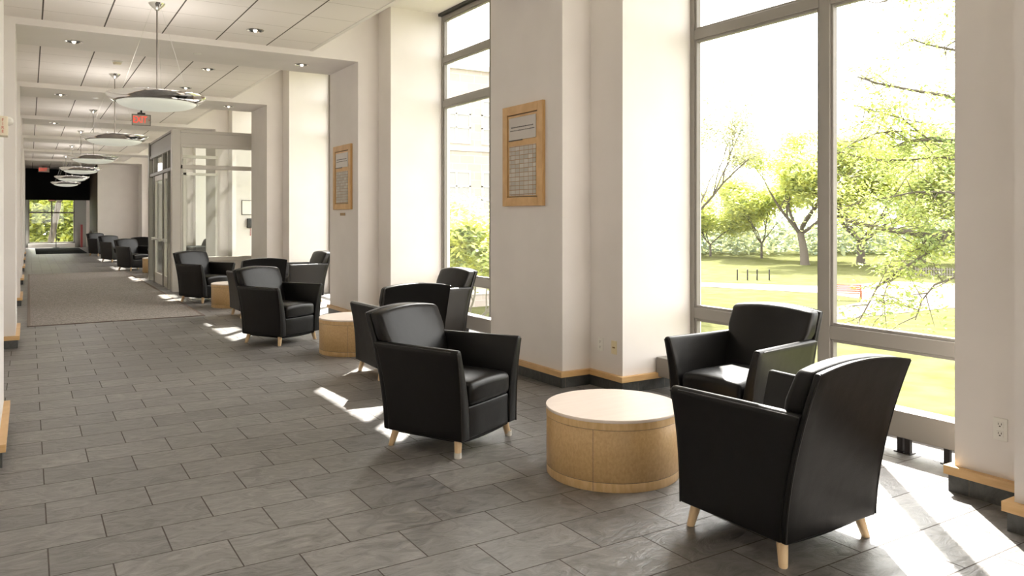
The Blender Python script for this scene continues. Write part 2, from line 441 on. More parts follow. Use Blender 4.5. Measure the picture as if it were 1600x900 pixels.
def tiled_ceiling(y0, y1, x1=3.33):
    o = MB().box(XLW, x1, y0, y1, ZC, ZC + .02).build('ceiling', 'ceiling_tile')
    struct(o)
    f = MB().box(x1 - .035, x1 + .012, y0, y1, ZC - .006, ZH).build('ceiling_edge', 'ceiling_paint', o)
for i in range(len(PY) - 1):
    tiled_ceiling(PY[i][1], PY[i + 1][0])

for i, (a, b) in enumerate(PY):
    lo = a - .45 if i > 0 else Y_BACK
    hi = b + .45
    if i == len(PY) - 1: hi = b
    poly = [(X1, a), (X1, b), (X2, b), (X2, hi), (XO, hi), (XO, lo), (X2, lo), (X2, a)]
    struct(MB().prism(poly[::-1], 0, ZH).build('wall_right', 'wall_paint'))
    XL = -.157 if i == 3 else -.13
    struct(MB().box(XLW, XL, a, b, 0, ZS).build('wall_left', 'wall_paint'))
    struct(MB().box(XLW, X1 + .001, a, b, ZS, ZH).build('ceiling_beam', 'wall_paint'))
    # slate base with maple cap, right side follows the stepped pier
    def around(pts, d, z0, z1, name, mt):
        """strip of thickness d standing off the wall line pts (open polyline, hall on the left of travel)"""
        out = []
        P = [Vector(p) for p in pts]
        for k, p in enumerate(P):
            ns = []
            if k > 0: e = (P[k] - P[k - 1]).normalized(); ns.append(Vector((-e.y, e.x)))
            if k < len(P) - 1: e = (P[k + 1] - P[k]).normalized(); ns.append(Vector((-e.y, e.x)))
            nsum = sum(ns, Vector((0, 0)))
            if len(ns) == 2 and (ns[0] - ns[1]).length > .1: off = ns[0] + ns[1]
            else: off = ns[0]
            out.append(p + off * d)
        m_ = MB()
        for k in range(len(P) - 1):
            q = [P[k], P[k + 1], out[k + 1], out[k]]
            m_.prism([(v.x, v.y) for v in q], z0, z1)
        return struct(m_.build(name, mt))
    rp = [(5.0, lo), (X2, lo), (X2, a), (X1, a), (X1, b), (X2, b), (X2, hi), (5.0, hi)]
    if i == 0: rp = rp[2:]
    around(rp, .022, 0, .095, 'baseboard_right', 'slate_base')
    rp2 = [(4.78, lo)] + rp[1:-1] + [(4.78, hi)] if i else rp[:-1] + [(4.78, hi)]
    around(rp2, .04, .095, .142, 'trim_right', 'maple_trim')
    lp = [(XLW, b), (XL, b), (XL, a), (XLW, a)]
    around(lp, .022, 0, .095, 'baseboard_left', 'slate_base')
    around(lp, .04, .095, .142, 'trim_left', 'maple_trim')
for i in range(len(PY) - 1):
    y0, y1 = PY[i][1] + .022, PY[i + 1][0] - .022
    struct(MB().box(XLW, XLW + .022, y0, y1, 0, .095).build('baseboard_left', 'slate_base'))
    struct(MB().box(XLW, XLW + .04, y0, y1, .095, .142).build('trim_left', 'maple_trim'))

# windows, one per bay
def window(y0, y1, n):
    yc = (y0 + y1) / 2
    root = struct(empty('window_%d' % n, (X3, yc, 0)))
    hw = (y1 - y0) / 2
    zt = 4.42
    f = MB(); g = MB(); k_ = MB()
    def member(ya, yb, za, zb):       # a stepped bar: face, then a narrower stop towards the glass
        f.box(0.0, .055, ya, yb, za, zb)
    member(-hw, -hw + .05, 0, zt); member(hw - .05, hw, 0, zt)
    member(-.048, .048, 0, zt)
    bars = [(0, .14), (.59, .69), (3.10, 3.19), (3.74, 3.82), (zt - .06, zt)]
    for za, zb in bars:
        for ya, yb in ((-hw + .05, -.048), (.048, hw - .05)): member(ya, yb, za, zb)
    f.build('window_frame', 'window_metal', root, bevel=.004, seg=1)
    for j in range(4):
        za, zb = bars[j][1], bars[j + 1][0]
        for ya, yb in ((-hw + .05, -.048), (.048, hw - .05)):
            s = .022
            k_.box(.012, .06, ya, ya + s, za, zb); k_.box(.012, .06, yb - s, yb, za, zb)
            k_.box(.012, .06, ya + s, yb - s, za, za + s); k_.box(.012, .06, ya + s, yb - s, zb - s, zb)
            gq = MB().box(.043, .047, ya + s, yb - s, za + s, zb - s)
            gq.build('pane', 'window_glass', root)
    k_.build('glazing_stop', 'window_metal', root, bevel=.003, seg=1)
    MB().box(-.05, .05, -hw, hw, zt, ZH - .001).build('shade_box', 'black_plastic', root)
    return root
def cover(y0, y1, label):
    t = thing('radiator_cover', label, 'radiator cover', (4.75, (y0 + y1) / 2, 0))
    h = (y1 - y0) / 2
    MB().box(-.07, .07, -h + .012, h - .012, .108, .277).build('casing', 'cover_metal', t, bevel=.006, seg=2)
    for y in (-h + .28, -h + .53, -h + .58, 0, h - .42, h - .17):
        l = MB()
        l.box(-.02, .0, y - .022, y - .014, .006, .108); l.box(-.02, .02, y - .014, y + .014, .006, .108)
        l.box(-.03, .035, y - .03, y + .03, 0, .006)
        l.build('leg', 'black_steel', t)
    MB().box(-.071, .071, h - .3, h - .29, .106, .279).build('seam_strip', 'cover_metal', t)
    return t
cov_labels = {3: 'long beige metal radiator cover on black legs under the nearest tall window',
              4: 'beige metal radiator cover under the tall window with the pale building outside'}
nwin = 0
for i in range(len(PY) - 1):
    if i == 5: continue          # vestibule bay, its own glazing below
    nwin += 1
    y0, y1 = PY[i][1] + .45, PY[i + 1][0] - .45
    window(y0, y1, nwin)
    if i == 2: cover(y0, y1, cov_labels[3])
    elif i == 3: cover(y0, y1, cov_labels[4])

# unseen back window, added to let more daylight into the hall
root = struct(empty('window_90', (2.0, Y_BACK - .1, 0)))
f = MB()
for x in (-1.8, -.6, .6, 1.76): f.box(x, x + .04, -.05, .05, .8, 3.2)
f.box(-1.8, 1.8, -.05, .05, .8, .86); f.box(-1.8, 1.8, -.05, .05, 3.14, 3.2)
f.build('window_frame', 'window_metal', root); MB().box(-1.76, 1.76, -.004, 0, .86, 3.14).build('pane', 'window_glass', root)

# ---------------- vestibule in the fourth bay
VY0, VY1, VX = 16.90, 20.44, 2.45
VT = 3.28
root = struct(empty('wall_vestibule', (0, 0, 0)))
MB().box(VX, VX + .16, VY0, VY0 + .16, 0, VT).build('corner_post', 'partition_metal', root, bevel=.006, seg=1)
p = MB(); p.box(VX + .16, X1 + .02, VY0, VY0 + .10, VT - .06, VT); p.box(VX + .16, X1 + .02, VY0 + .02, VY0 + .08, 3.0, VT - .06)
p.box(VX + .16, X1 + .02, VY0, VY0 + .10, 2.93, 3.0)
p.box(VX + .16, X1 + .02, VY0, VY0 + .10, 2.49, 2.575); p.box(VX + .16, X1 + .02, VY0, VY0 + .10, .60, .69)
p.box(VX + .16, X1 + .02, VY0 + .02, VY0 + .08, .10, .60); p.box(VX + .16, X1 + .02, VY0, VY0 + .10, 0, .10)
p.box(VX + .16, VX + .20, VY0, VY0 + .10, .69, 2.93)
p.build('front_frame', 'partition_metal', root, bevel=.005, seg=1)
MB().box(VX + .20, X1, VY0 + .045, VY0 + .055, 2.575, 2.93).build('pane', 'window_glass', root)
MB().box(VX + .20, X1, VY0 + .045, VY0 + .055, .69, 2.49).build('pane', 'window_glass', root)
# hall side: post, header, transom lights
p = MB(); p.box(VX, VX + .10, VY0 + .16, VY1, VT - .05, VT); p.box(VX + .02, VX + .08, VY0 + .16, VY1, 2.95, VT - .05)
p.box(VX, VX + .10, VY0 + .16, VY1, 2.88, 2.95); p.box(VX, VX + .10, VY0 + .16, VY1, 2.46, 2.53)
p.box(VX - .02, VX + .16, VY1 - .16, VY1, 0, VT); 
for y in (VY0 + .16, VY0 + .60, 18.20, 19.62): p.box(VX, VX + .10, y, y + .07, 0, 2.9)
p.build('side_frame', 'partition_dark', root, bevel=.005, seg=1)
for ya, yb in ((VY0 + .23, VY0 + .60), (VY0 + .67, 18.20), (18.27, 19.62), (19.69, VY1 - .16)):
    MB().box(VX + .045, VX + .055, ya, yb, 2.53, 2.88).build('pane', 'window_glass', root)
for ya, yb in ((VY0 + .23, VY0 + .60), (19.69, VY1 - .16)):
    MB().box(VX + .045, VX + .055, ya, yb, 0.1, 2.46).build('pane', 'window_glass', root)
# back and outer side of vestibule
p = MB(); p.box(VX + .16, X1, VY1 - .10, VY1, 2.96, 3.03); p.box(VX + .16, X1, VY1 - .10, VY1, 2.54, 2.60)
p.box(VX + .16, X1, VY1 - .10, VY1, 0, .12); p.box(3.2, 3.27, VY1 - .10, VY1, .12, 2.94)
p.build('rear_frame', 'partition_metal', root)
MB().box(VX + .16, X1, VY1 - .055, VY1 - .045, .12, 2.54).build('pane', 'window_glass', root)
def glass_door(n, y0, y1, x, label=None):
    r = struct(empty('door_%d' % n, (x, y0, 0)))
    w_ = y1 - y0
    d = MB(); d.box(.02, .065, 0, .10, .02, 2.45); d.box(.02, .065, w_ - .10, w_, .02, 2.45); d.box(.02, .065, .10, w_ - .10, .02, .25)
    d.box(.02, .065, .10, w_ - .10, 2.33, 2.45)
    d.build('door_frame', 'partition_metal', r, bevel=.004, seg=1)
    MB().box(.04, .046, .10, w_ - .10, .25, 2.33).build('pane', 'window_glass', r)
    h = MB(); h.tube([(-.05, .12, 1.02), (-.05, w_ - .12, 1.02)], .016, 10)
    for y in (.10, w_ - .10): h.box(-.06, .02, y - .02, y + .03, .99, 1.05)
    h.build('push_bar', 'brushed_steel', r)
    return r
glass_door(1, VY0 + .68, 18.19, VX); glass_door(2, 18.28, 19.61, VX)
# outer doors of the vestibule in the window opening
root = struct(empty('window_30', (X3, 18.74, 0)))
p = MB()
for y in (-1.42, -.04, 1.34): p.box(-.03, .1, y, y + .08, 0, ZH)
for z in (.0, .12, 2.45, 3.10, 3.74, 4.38): p.box(-.02, .09, -1.42, 1.42, z, z + .07)
p.build('window_frame', 'window_metal', root)
MB().box(.04, .046, -1.34, 1.34, 0.1, 4.38).build('pane', 'window_glass', root)

# ---------------- far end of the hall
struct(MB().box(2.46, X1 + .4, 36.85, 37.15, 0, ZH).build('wall_end', 'wall_paint'))
struct(MB().box(2.45, 2.60, 37.15, 41.9, 0, ZH).build('wall_end', 'brown_wall'))
struct(MB().box(XLW, XL, 36.85, 41.9, 0, ZS).build('wall_left', 'wall_paint'))
struct(MB().box(XLW, 2.60, 36.85, Y_END, ZS + .02, ZS + .1).build('ceiling', 'ceiling_tile'))
struct(MB().box(XLW, 2.45, 41.9, 42.1, 2.32, ZS + .02).build('wall_end', 'black_wall'))
struct(MB().box(XLW, 3.6, 42.1, Y_END, 2.62, 2.7).build('ceiling', 'grey_wall'))
struct(MB().box(3.4, 3.6, 42.1, Y_END, 0, 2.7).build('wall_end', 'wall_paint'))
w = MB(); w.box(XLW, XL + .1, 45.5, 45.7, 0, 2.7); w.box(1.99, 2.55, 45.44, 45.7, 0, 2.45); w.box(2.55, 3.4, 45.5, 45.7, 0, 2.7)
w.box(XL, 2.55, 45.5, 45.7, 2.45, 2.62)
struct(w.build('wall_end', 'grey_wall'))
struct(MB().box(2.5, 3.4, 45.3, 45.5, 0, 2.62).build('wall_end', 'wall_paint'))
struct(MB().box(XL + .1, 1.99, 45.2, 45.7, 0, .20).build('trim_window_ledge', 'white_plastic'))
root = struct(empty('window_31', (0, 45.5, 0)))
p = MB(); xa, xb = XL + .1, 1.99
for x in (xa, (xa + xb) / 2 - .03, xb - .06): p.box(x, x + .06, 0, .12, .2, 2.45)
for z in (.2, 1.72, 2.38): p.box(xa, xb, 0, .12, z, z + .07)
p.build('window_frame', 'partition_dark', root)
MB().box(xa, xb, .06, .066, .2, 2.4).build('pane', 'window_glass', root)

# ---------------- carpets on the floor
t = thing('carpet_runner', 'brown-grey flecked carpet runner with dark bound edge on the slate floor', 'carpet', (1.15, 18.76, 0))
MB().box(-1.13, 1.10, -6.17, 5.3, 0, .008).build('pile', 'carpet', t)
b = MB(); b.box(-1.17, -1.13, -6.21, 5.3, 0, .010); b.box(1.10, 1.14, -6.21, 5.3, 0, .010); b.box(-1.13, 1.10, -6.21, -6.17, 0, .010)
b.build('binding', 'carpet_binding', t)
o = MB().box(.25, 2.1, 37.2, 44.2, 0, .01).build('door_mat', 'rubber_mat')
tag(o, 'black rubber mat on the floor before the far end window', 'mat')

# ------------------------------------------------------------------ lounge chair
def yr(z): return -.298 - .168 * max(0.0, (z - .11) / .75) ** 1.7
def make_chair():
    root = empty('armchair')
    H = .683
    def gq(z): return max(0.0, (z - .11) / (H - .11)) ** 2.3
    for s in (1, -1):
        loops = []
        n = 14
        for i in range(n + 1):
            t = i / n
            flare = .012 + .050 * t ** 1.3
            loop = []
            zs = [.108, .16, .25, .34, .42, .49, .55, .60, .64, .665]
            def xo(z): return .326 + flare * gq(z)
            def th(z): return .092 - .042 * min(1, max(0, (z - .30) / .36)) 
            top = H
            def Y(z):
                y0 = yr(z) + .03; y1 = .326 + .006 * gq(z)
                # soft drop of the front top corner
                return y0 + (y1 - y0) * t
            outer = [(xo(z), z) for z in zs]
            xi = xo(.665) - th(.665)
            xm, rr = (xo(.665) + xi) / 2, (xo(.665) - xi) / 2
            cap = [(xm + rr * math.cos(a), .665 + (top - .665) * math.sin(a)) for a in (PI * .2, PI * .4, PI * .6, PI * .8)]
            inner = [(xo(z) - th(z), z) for z in reversed(zs)]
            for x, z in outer + cap + inner:
                loop.append((s * x, Y(z), z))
            loops.append(loop)
        a = MB().loft(loops).build('arm', 'black_leather', root, smooth=True, bevel=.011, seg=3, angle=50)
        # piping along the front edge and the arm top
        L = loops[-1]
        pts = [Vector(p) + Vector((0, .003, 0)) for p in L[0:10]]
        pp = MB().tube([(p[0] - s * .004, p[1] - .004, p[2]) for p in pts], .0042, 6)
        k = 9
        pp.tube([(l[k][0] + s * .0005, l[k][1], l[k][2] + .004) for l in loops[:-1]] , .0036, 6)
        pp.build('piping', 'leather_piping', a, smooth=True)
    # back
    def bw(v):
        x, y, z = v
        zz = z
        arch = .032 * (1 - (x / .33) ** 2) * max(0, (z - .55) / .31)
        k = 1.0 if z > .688 else (.93 if z < .665 else .93 + .07 * (z - .665) / .023)
        bulge = .012 * (1 - (x / .33) ** 2) * (1 if y > 0.03 else 0)
        yy = yr(z) + .028 + y + bulge
        if y > .03: yy += .05 * (1 - min(1, max(0, (z - .36) / .5)))
        return Vector((x * k, yy, z + arch))
    MB().rbox(-.325, .325, 0, .095, .36, .864, .028, 8, bw).build('backrest', 'black_leather', root, smooth=True, merge=True)
    def pw(v):
        x, y, z = v
        return Vector((x * (1 + .012 * (z - .11)), yr(z) + y, z + .032 * (1 - (x / .325) ** 2) * max(0, (z - .5) / .36)))
    bp = MB().rbox(-.323, .323, 0, .034, .108, .862, .010, 12, pw).build('back_panel', 'black_leather', root, smooth=True, merge=True)
    pp = MB()
    for s in (1, -1):
        pp.tube([(s * .322 * (1 + .012 * (z - .11)), yr(z) + .002, z) for z in [.115 + .745 * i / 14 for i in range(15)]], .004, 6)
    pp.tube([(x, yr(.86) + .002, .861 + .032 * (1 - (x / .325) ** 2)) for x in [-.32 + .64 * i / 14 for i in range(15)]], .004, 6)
    pp.build('piping', 'leather_piping', bp, smooth=True)
    # seat
    def sw(v):
        x, y, z = v
        c = (1 - (x / .24) ** 2) * .018 if z > .38 else 0
        fr = max(0, (y - .2) / .13)
        bul = .010 * (1 - (x / .24) ** 2) * fr
        return Vector((x, y + bul, z + c - (.012 * fr * fr if z > .38 else 0)))
    MB().rbox(-.238, .238, -.25, .332, .312, .462, .034, 8, sw).build('seat_cushion', 'black_leather', root, smooth=True, merge=True)
    MB().rbox(-.238, .238, -.285, .318, .108, .312, .014, 4).build('base', 'black_leather', root, smooth=True, merge=True)
    MB().rbox(-.28, .28, -.26, .29, .088, .112, .010, 6, lambda v: Vector((v.x, v.y, v.z - (.014 * (1 - (v.x / .3) ** 2) if v.z < .1 else 0)))).build('dust_cover', 'black_cloth', root, smooth=True, merge=True)
    for sx_ in (1, -1):
        for (yt, yb) in ((.262, .278), (-.235, -.262)):
            tx, bx = .272 * sx_, .298 * sx_
            loops = []
            for t, h in ((0, .0175), (.04, .0195), (1, .0265)):
                cx, cy, cz = bx + (tx - bx) * t, yb + (yt - yb) * t, .112 * t
                loops.append([(cx + h * math.cos(2 * PI * k / 14), cy + h * math.sin(2 * PI * k / 14), cz) for k in range(14)])
            MB().loft(loops).build('leg', 'leg_wood', root, smooth=True)
    return root
chair = make_chair()

def add_caps(ch):
    """clear plastic caps over the foot of each leg"""
    for l in [o for o in bpy.data.objects if o.parent == ch and o.name.startswith('leg')]:
        v = l.data.vertices[0].co
        xs = [q.co for q in l.data.vertices if q.co.z < .001]
        cx = sum(q.x for q in xs) / len(xs); cy = sum(q.y for q in xs) / len(xs)
        if cy < 0: continue
        MB().lathe([(0, 0.0), (.023, 0.0), (.024, .004), (.0235, .036), (.0215, .036)], 14, (cx, cy, 0.0)).build('foot_cap', 'clear_plastic', l, smooth=True)
chairs = [
 (2.413, 4.672, -63.4, 'black leather armchair left of the nearest drum table, front feet in clear plastic caps'),
 (3.041, 2.482, 91.0, 'black leather armchair nearest the camera, back turned, right of the nearest drum table'),
 (4.085, 3.644, 185.4, 'black leather armchair under the window by the nearest drum table, sunlit patch on its seat'),
 (2.606, 9.531, -60.2, 'black leather armchair on the hall side of the second drum table, facing the camera'),
 (2.701, 14.782, -60.4, 'black leather armchair beside the glazed vestibule corner post, facing the camera'),
 (2.98, 12.225, 91.3, 'black leather armchair with its back to the camera, at the third drum table'),
 (4.155, 13.865, 182.8, 'black leather armchair against the window side, half hidden behind the pillar with the small plaque'),
 (3.05, 6.973, 88.7, 'black leather armchair with its back to the camera, at the second drum table'),
 (4.033, 8.329, 184.7, 'black leather armchair by the second tall window, side turned, at the second drum table'),
 (2.56, 24.55, -62.0, 'small distant black armchair just past the vestibule, nearest of the far row'),
 (2.50, 29.55, -62.0, 'distant black armchair, middle one of the far row along the hall'),
 (2.42, 34.55, -62.0, 'most distant black armchair, beside the far handrail'),
 (3.02, 27.3, 91.0, 'distant black armchair with only its backrest showing between the middle and last far armchairs'),
 (3.05, 22.2, 91.0, 'distant black armchair mostly hidden behind the vestibule, back to the camera'),
 (4.05, 23.8, 185.0, 'distant black armchair by the window past the vestibule, barely in view'),
]
GR = 'black leather armchairs along the hall'
base = chair
for k, (x, y, a, lab) in enumerate(chairs):
    rz = math.radians(a - 90)
    if k == 0:
        base.location = (x, y, 0); base.rotation_euler = (0, 0, rz); tag(base, lab, 'armchair', GR)
    else:
        c = copy_tree(base, (x, y, .009 if (x < 2.2 and 12.6 < y < 24.9) else 0), rz, lab, GR)
add_caps(base)

# ------------------------------------------------------------------ drum tables
def make_table():
    r = empty('drum_table')
    MB().lathe([(0, .378), (.3935, .378), (.395, .380), (.395, .393), (.3935, .395), (0, .395)], 96).build('table_top', 'maple_top', r, smooth=True)
    MB().lathe([(.36, .340), (.394, .340), (.394, .378), (.36, .378)], 96).build('edge_band', 'maple_band', r, smooth=True)
    MB().lathe([(.36, .052), (.390, .052), (.3915, .054), (.3915, .337), (.390, .339), (.36, .339)], 96).build('drum', 'maple_drum', r, smooth=True)
    MB().lathe([(0.3, 0), (.389, 0), (.391, .003), (.391, .050), (.36, .051)], 96).build('plinth', 'maple_band', r, smooth=True)
    s = MB()
    for a in (-2.53, -1.0, .6, 2.1):
        c, q = math.cos(a), math.sin(a)
        s.tube([(.3908 * c, .3908 * q, .004), (.3908 * c, .3908 * q, .338)], .0013, 6)
    for z in (.0505, .3375): s.lathe([(.3918, z), (.3924, z + .001), (.3918, z + .0022)], 96)
    s.build('seam', 'engraving', r)
    return r
tb = make_table()
GT = 'round maple drum tables'
tb.location = (2.945, 3.605, 0); tag(tb, 'nearest and largest-looking round maple drum table between the three front armchairs', 'table', GT)
copy_tree(tb, (3.115, 8.35, 0), .4, 'second round maple drum table, behind the armchair with plastic foot caps', GT)
copy_tree(tb, (2.99, 13.70, 0), 1.1, 'third round maple drum table, near the vestibule corner post', GT)
copy_tree(tb, (3.03, 23.35, 0), 2.0, 'distant round maple drum table just visible past the vestibule', GT)

# ------------------------------------------------------------------ pendant lamps
def make_pendant():
    r = empty('pendant_lamp')
    MB().lathe([(.0, ZC - .075), (.018, ZC - .075), (.03, ZC - .06), (.075, ZC - .018), (.085, ZC)], 32).build('canopy', 'chrome', r, smooth=True)
    MB().tube([(0, 0, 2.80), (0, 0, ZC - .06)], .0075, 10).build('stem', 'stem_metal', r, smooth=True)
    MB().lathe([(0, 2.87), (.02, 2.87), (.026, 2.84), (.03, 2.80), (0, 2.80)], 16).build('finial', 'chrome', r, smooth=True)
    for k in range(3):
        a = .5 + 2 * PI * k / 3
        MB().tube([(.05 * math.cos(a), .05 * math.sin(a), ZC - .03), (.40 * math.cos(a), .40 * math.sin(a), 2.822)], .0014, 5).build('cable', 'brushed_steel', r)
    MB().lathe([(.395, 2.736), (.405, 2.733), (.43, 2.746), (.455, 2.762), (.478, 2.781), (.494, 2.800), (.500, 2.812), (.498, 2.818), (.49, 2.820), (.44, 2.822), (.39, 2.822), (.388, 2.76), (.395, 2.736)], 96).build('rim', 'chrome', r, smooth=True)
    pr = [(.398 * math.cos(a), 2.742 - .088 * math.sin(a)) for a in [PI / 2 * i / 12 for i in range(13)]]
    MB().lathe([(.0, 2.80), (.385, 2.80)] + pr, 96).build('bowl', 'frosted_glass', r, smooth=True)
    for k in range(6):
        a = 2 * PI * k / 6 + .2
        MB().box(-.012, .012, -.004, .004, 2.815, 2.835).build('clip', 'chrome', r).matrix_local = Matrix.Translation((.44 * math.cos(a), .44 * math.sin(a), 0)) @ Matrix.Rotation(a, 4, 'Z')
    return r
pn = make_pendant()
GP = 'saucer pendant lamps in a row down the hall'
names = ['largest and nearest chrome saucer pendant lamp with frosted bowl', 'second chrome saucer pendant lamp from the camera, below left of the lit exit sign',
         'third chrome saucer pendant lamp down the hall', 'fourth saucer pendant lamp, hanging against the black bulkhead',
         'fifth saucer pendant lamp, between the fourth and the last', 'farthest and smallest saucer pendant lamp before the black bulkhead']
LY = [9.15, 14.0, 18.9, 23.6, 28.6, 33.4]
FILL_W = 9.0
for k, (y, lab) in enumerate(zip(LY, names)):
    if k == 0: pn.location = (1.175, y, 0); tag(pn, lab, 'pendant lamp', GP)
    else: copy_tree(pn, (1.175, y, 0), 0, lab, GP)
for y in [4.2, -.8] + LY:  # added fill lights to brighten ceiling and hall; the first two have no pendant
    ld = bpy.data.lights.new('ceiling_fill', 'POINT'); ld.energy = FILL_W; ld.shadow_soft_size = .30; ld.color = (1, .955, .92)
    lo_ = bpy.data.objects.new('ceiling_fill', ld); COL.objects.link(lo_); lo_.location = (1.175, y, 3.05)

# ------------------------------------------------------------------ ceiling fittings
def downlight(x, y, z, label, first=[None]):
    if first[0] is None:
        r = empty('downlight')
        MB().lathe([(.075, .0), (.098, -.007), (.104, -.003), (.104, 0)], 32).build('trim_ring', 'chrome', r, smooth=True)
        MB().lathe([(.076, -.001), (.050, -.0005), (0, -.0008)], 32).build('reflector', 'dark_gasket', r, smooth=True)
        MB().lathe([(0, -.030), (.016, -.024), (.024, -.010), (.026, -.001)], 20).build('bulb', 'lamp_glow', r, smooth=True)
        first[0] = r; r.location = (x, y, z); tag(r, label, 'ceiling light', 'recessed ceiling downlights'); return r
    return copy_tree(first[0], (x, y, z), 0, label, 'recessed ceiling downlights')
downlight(2.37, 9.80, ZC, 'round recessed downlight in the tiled ceiling, upper right of the nearest pendant')
downlight(3.38, 11.24, ZS, 'round downlight in the first beam underside, beside the pillar with the small plaque')
downlight(.485, 11.28, ZS, 'round downlight in the first beam underside, at its left end')
downlight(2.37, 12.76, ZC, 'round downlight in the tiled ceiling behind the first beam')
downlight(2.37, 14.80, ZC, 'round downlight in the tiled ceiling above the right tip of the nearest pendant')
downlight(3.40, 16.22, ZS, 'round downlight in the second beam underside, near the vestibule top')
downlight(.49, 16.28, ZS, 'round downlight in the second beam underside, at its left end')
downlight(.51, 21.22, ZS, 'small downlight in the third beam underside, at its left end')
downlight(3.40, 21.22, ZS, 'small downlight in the third beam underside, at its window end')
def detector(x, y, z, label):
    r = thing('smoke_detector', label, 'smoke detector', (x, y, z))
    MB().lathe([(.075, 0), (.075, -.012), (.06, -.016)], 24).build('mounting_plate', 'white_plastic', r, smooth=True)
    MB().lathe([(.058, -.014), (.058, -.03), (.045, -.05), (.0, -.055)], 24).build('sensor_head', 'strobe_beige', r, smooth=True)
detector(1.11, 12.85, ZC, 'cream smoke detector on the tiled ceiling above the second pendant canopy')
o = MB().lathe([(0, -.006), (.05, -.006), (.055, 0)], 24).build('sprinkler_cap', 'white_plastic', smooth=True, loc=(1.945, 11.24, ZS)); tag(o, 'flat white sprinkler cap in the first beam underside', 'sprinkler')
o = MB().lathe([(0, -.006), (.05, -.006), (.055, 0)], 24).build('sprinkler_cap', 'white_plastic', smooth=True, loc=(1.06, 16.4, ZS)); tag(o, 'flat white sprinkler cap in the second beam underside', 'sprinkler')

# exit signs
RX = Matrix.Rotation(PI / 2, 4, 'X')
def exit_sign(x, y, ztop, w_, h_, label, drop):
    r = thing('exit_sign', label, 'exit sign', (x, y, 0))
    z1 = ztop - drop; z0 = z1 - h_
    MB().box(-w_ / 2, w_ / 2, -.02, .02, z0, z1).build('housing', 'exit_face', r, bevel=.008, seg=2)
    b = MB(); t_ = .012
    b.box(-w_ / 2 - t_, -w_ / 2, -.026, .026, z0 - t_, z1 + t_); b.box(w_ / 2, w_ / 2 + t_, -.026, .026, z0 - t_, z1 + t_)
    b.box(-w_ / 2, w_ / 2, -.026, .026, z0 - t_, z0); b.box(-w_ / 2, w_ / 2, -.026, .026, z1, z1 + t_)
    b.build('frame', 'partition_dark', r)
    c = MB(); c.box(-w_ * .22, w_ * .22, -.03, .03, z1 + t_, z1 + t_ + .035); c.box(-.015, .015, -.015, .015, z1 + t_ + .035, ztop)
    c.build('bracket', 'black_plastic', r)
    M = Matrix.Translation((-.028 * w_ / .34, -.023, (z0 + z1) / 2)) @ RX
    text_mesh('EXIT', h_ * .98, 'red_letters', 'lettering', r, M, .002, sx=.64 * w_ / h_ / 1.6)
    text_mesh('>', h_ * .45, 'red_print', 'arrow', r, Matrix.Translation((w_ * .43, -.023, (z0 + z1) / 2)) @ RX, .002)
    return r
exit_sign(2.06, 18.45, ZC, .345, .215, 'lit exit sign with red letters and an arrow, hanging before the vestibule door', .10)
exit_sign(.56, 39.6, ZS + .02, .40, .20, 'small distant exit sign hanging before the black bulkhead', .06)
exit_sign(1.0, 44.9, 2.62, .30, .20, 'tiny dark red exit sign at the top of the far window', .10)

# fire strobe on the left pier
t = thing('fire_alarm_strobe', 'cream fire alarm strobe with red letters on the left pier', 'fire alarm', (-.157, 5.90, 2.078))
MB().box(0, .045, -.06, .07, -.062, .062).build('housing', 'strobe_beige', t, bevel=.006, seg=2)
MB().lathe([(0, .03), (.018, .026), (.028, .012), (.03, 0)], 20).build('lens', 'clear_plastic', t, smooth=True).matrix_local = Matrix.Translation((.045, -.02, .035)) @ Matrix.Rotation(PI / 2, 4, 'Y')
for k, ch in enumerate('FIRE'):
    text_mesh(ch, .026, 'red_print', 'letter', t, Matrix.Translation((.018, -.061, .036 - .024 * k)) @ RX, .0008)

# ------------------------------------------------------------------ donor plaques on the piers
def plaque(yc, w_, z0, z1, label):
    r = thing('donor_plaque', label, 'plaque', (X1, yc, 0))
    f = MB(); bw_ = .085; h = w_ / 2
    f.box(-.035, 0, -h, -h + bw_, z0, z1); f.box(-.035, 0, h - bw_, h, z0, z1)
    f.box(-.035, 0, -h + bw_, h - bw_, z0, z0 + bw_); f.box(-.035, 0, -h + bw_, h - bw_, z1 - bw_, z1)
    f.build('frame', 'plaque_wood', r, bevel=.004, seg=2)
    i = h - bw_; g = .008
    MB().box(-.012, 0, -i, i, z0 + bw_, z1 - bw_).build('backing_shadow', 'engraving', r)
    MB().box(-.024, 0, -i + g, i - g, z0 + bw_ + g, z1 - bw_ - g).build('board', 'plaque_wood', r)
    a = i - .03
    MB().box(-.030, -.024, -a, a, z1 - .33, z1 - .115).build('title_plate', 'silver_plate', r, bevel=.002, seg=1)
    MB().box(-.027, -.024, -.228 * w_ / .69, .228 * w_ / .69, z0 + .10, z1 - .39).build('nameplate_sheet', 'nameplate_grid', r)
    e = MB(); rnd = random.Random(3)
    for z, hh, wd in ((z1 - .215, .012, .19), (z1 - .245, .009, .21)):
        y = -wd * w_ / .69
        while y < wd * w_ / .69:
            l = rnd.uniform(.006, .016); e.box(-.0308, -.030, y, y + l, z, z + hh * rnd.uniform(.7, 1)); y += l + .004
    e.build('engraved_lines', 'engraving', r)
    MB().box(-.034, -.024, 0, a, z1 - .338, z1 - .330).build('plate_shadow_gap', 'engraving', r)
plaque(6.205, .70, 1.61, 2.575, 'large maple-framed donor plaque on the nearest full pillar')
plaque(11.205, .76, 1.62, 2.58, 'smaller-looking maple-framed plaque on the second pillar, card notes beneath')
o = MB().box(-.004, 0, -.12, .1, 1.53, 1.57).build('wall_label', 'brass', loc=(X1, 11.25, 0)); tag(o, 'tiny worn label strip on the pillar below the smaller plaque', 'label')

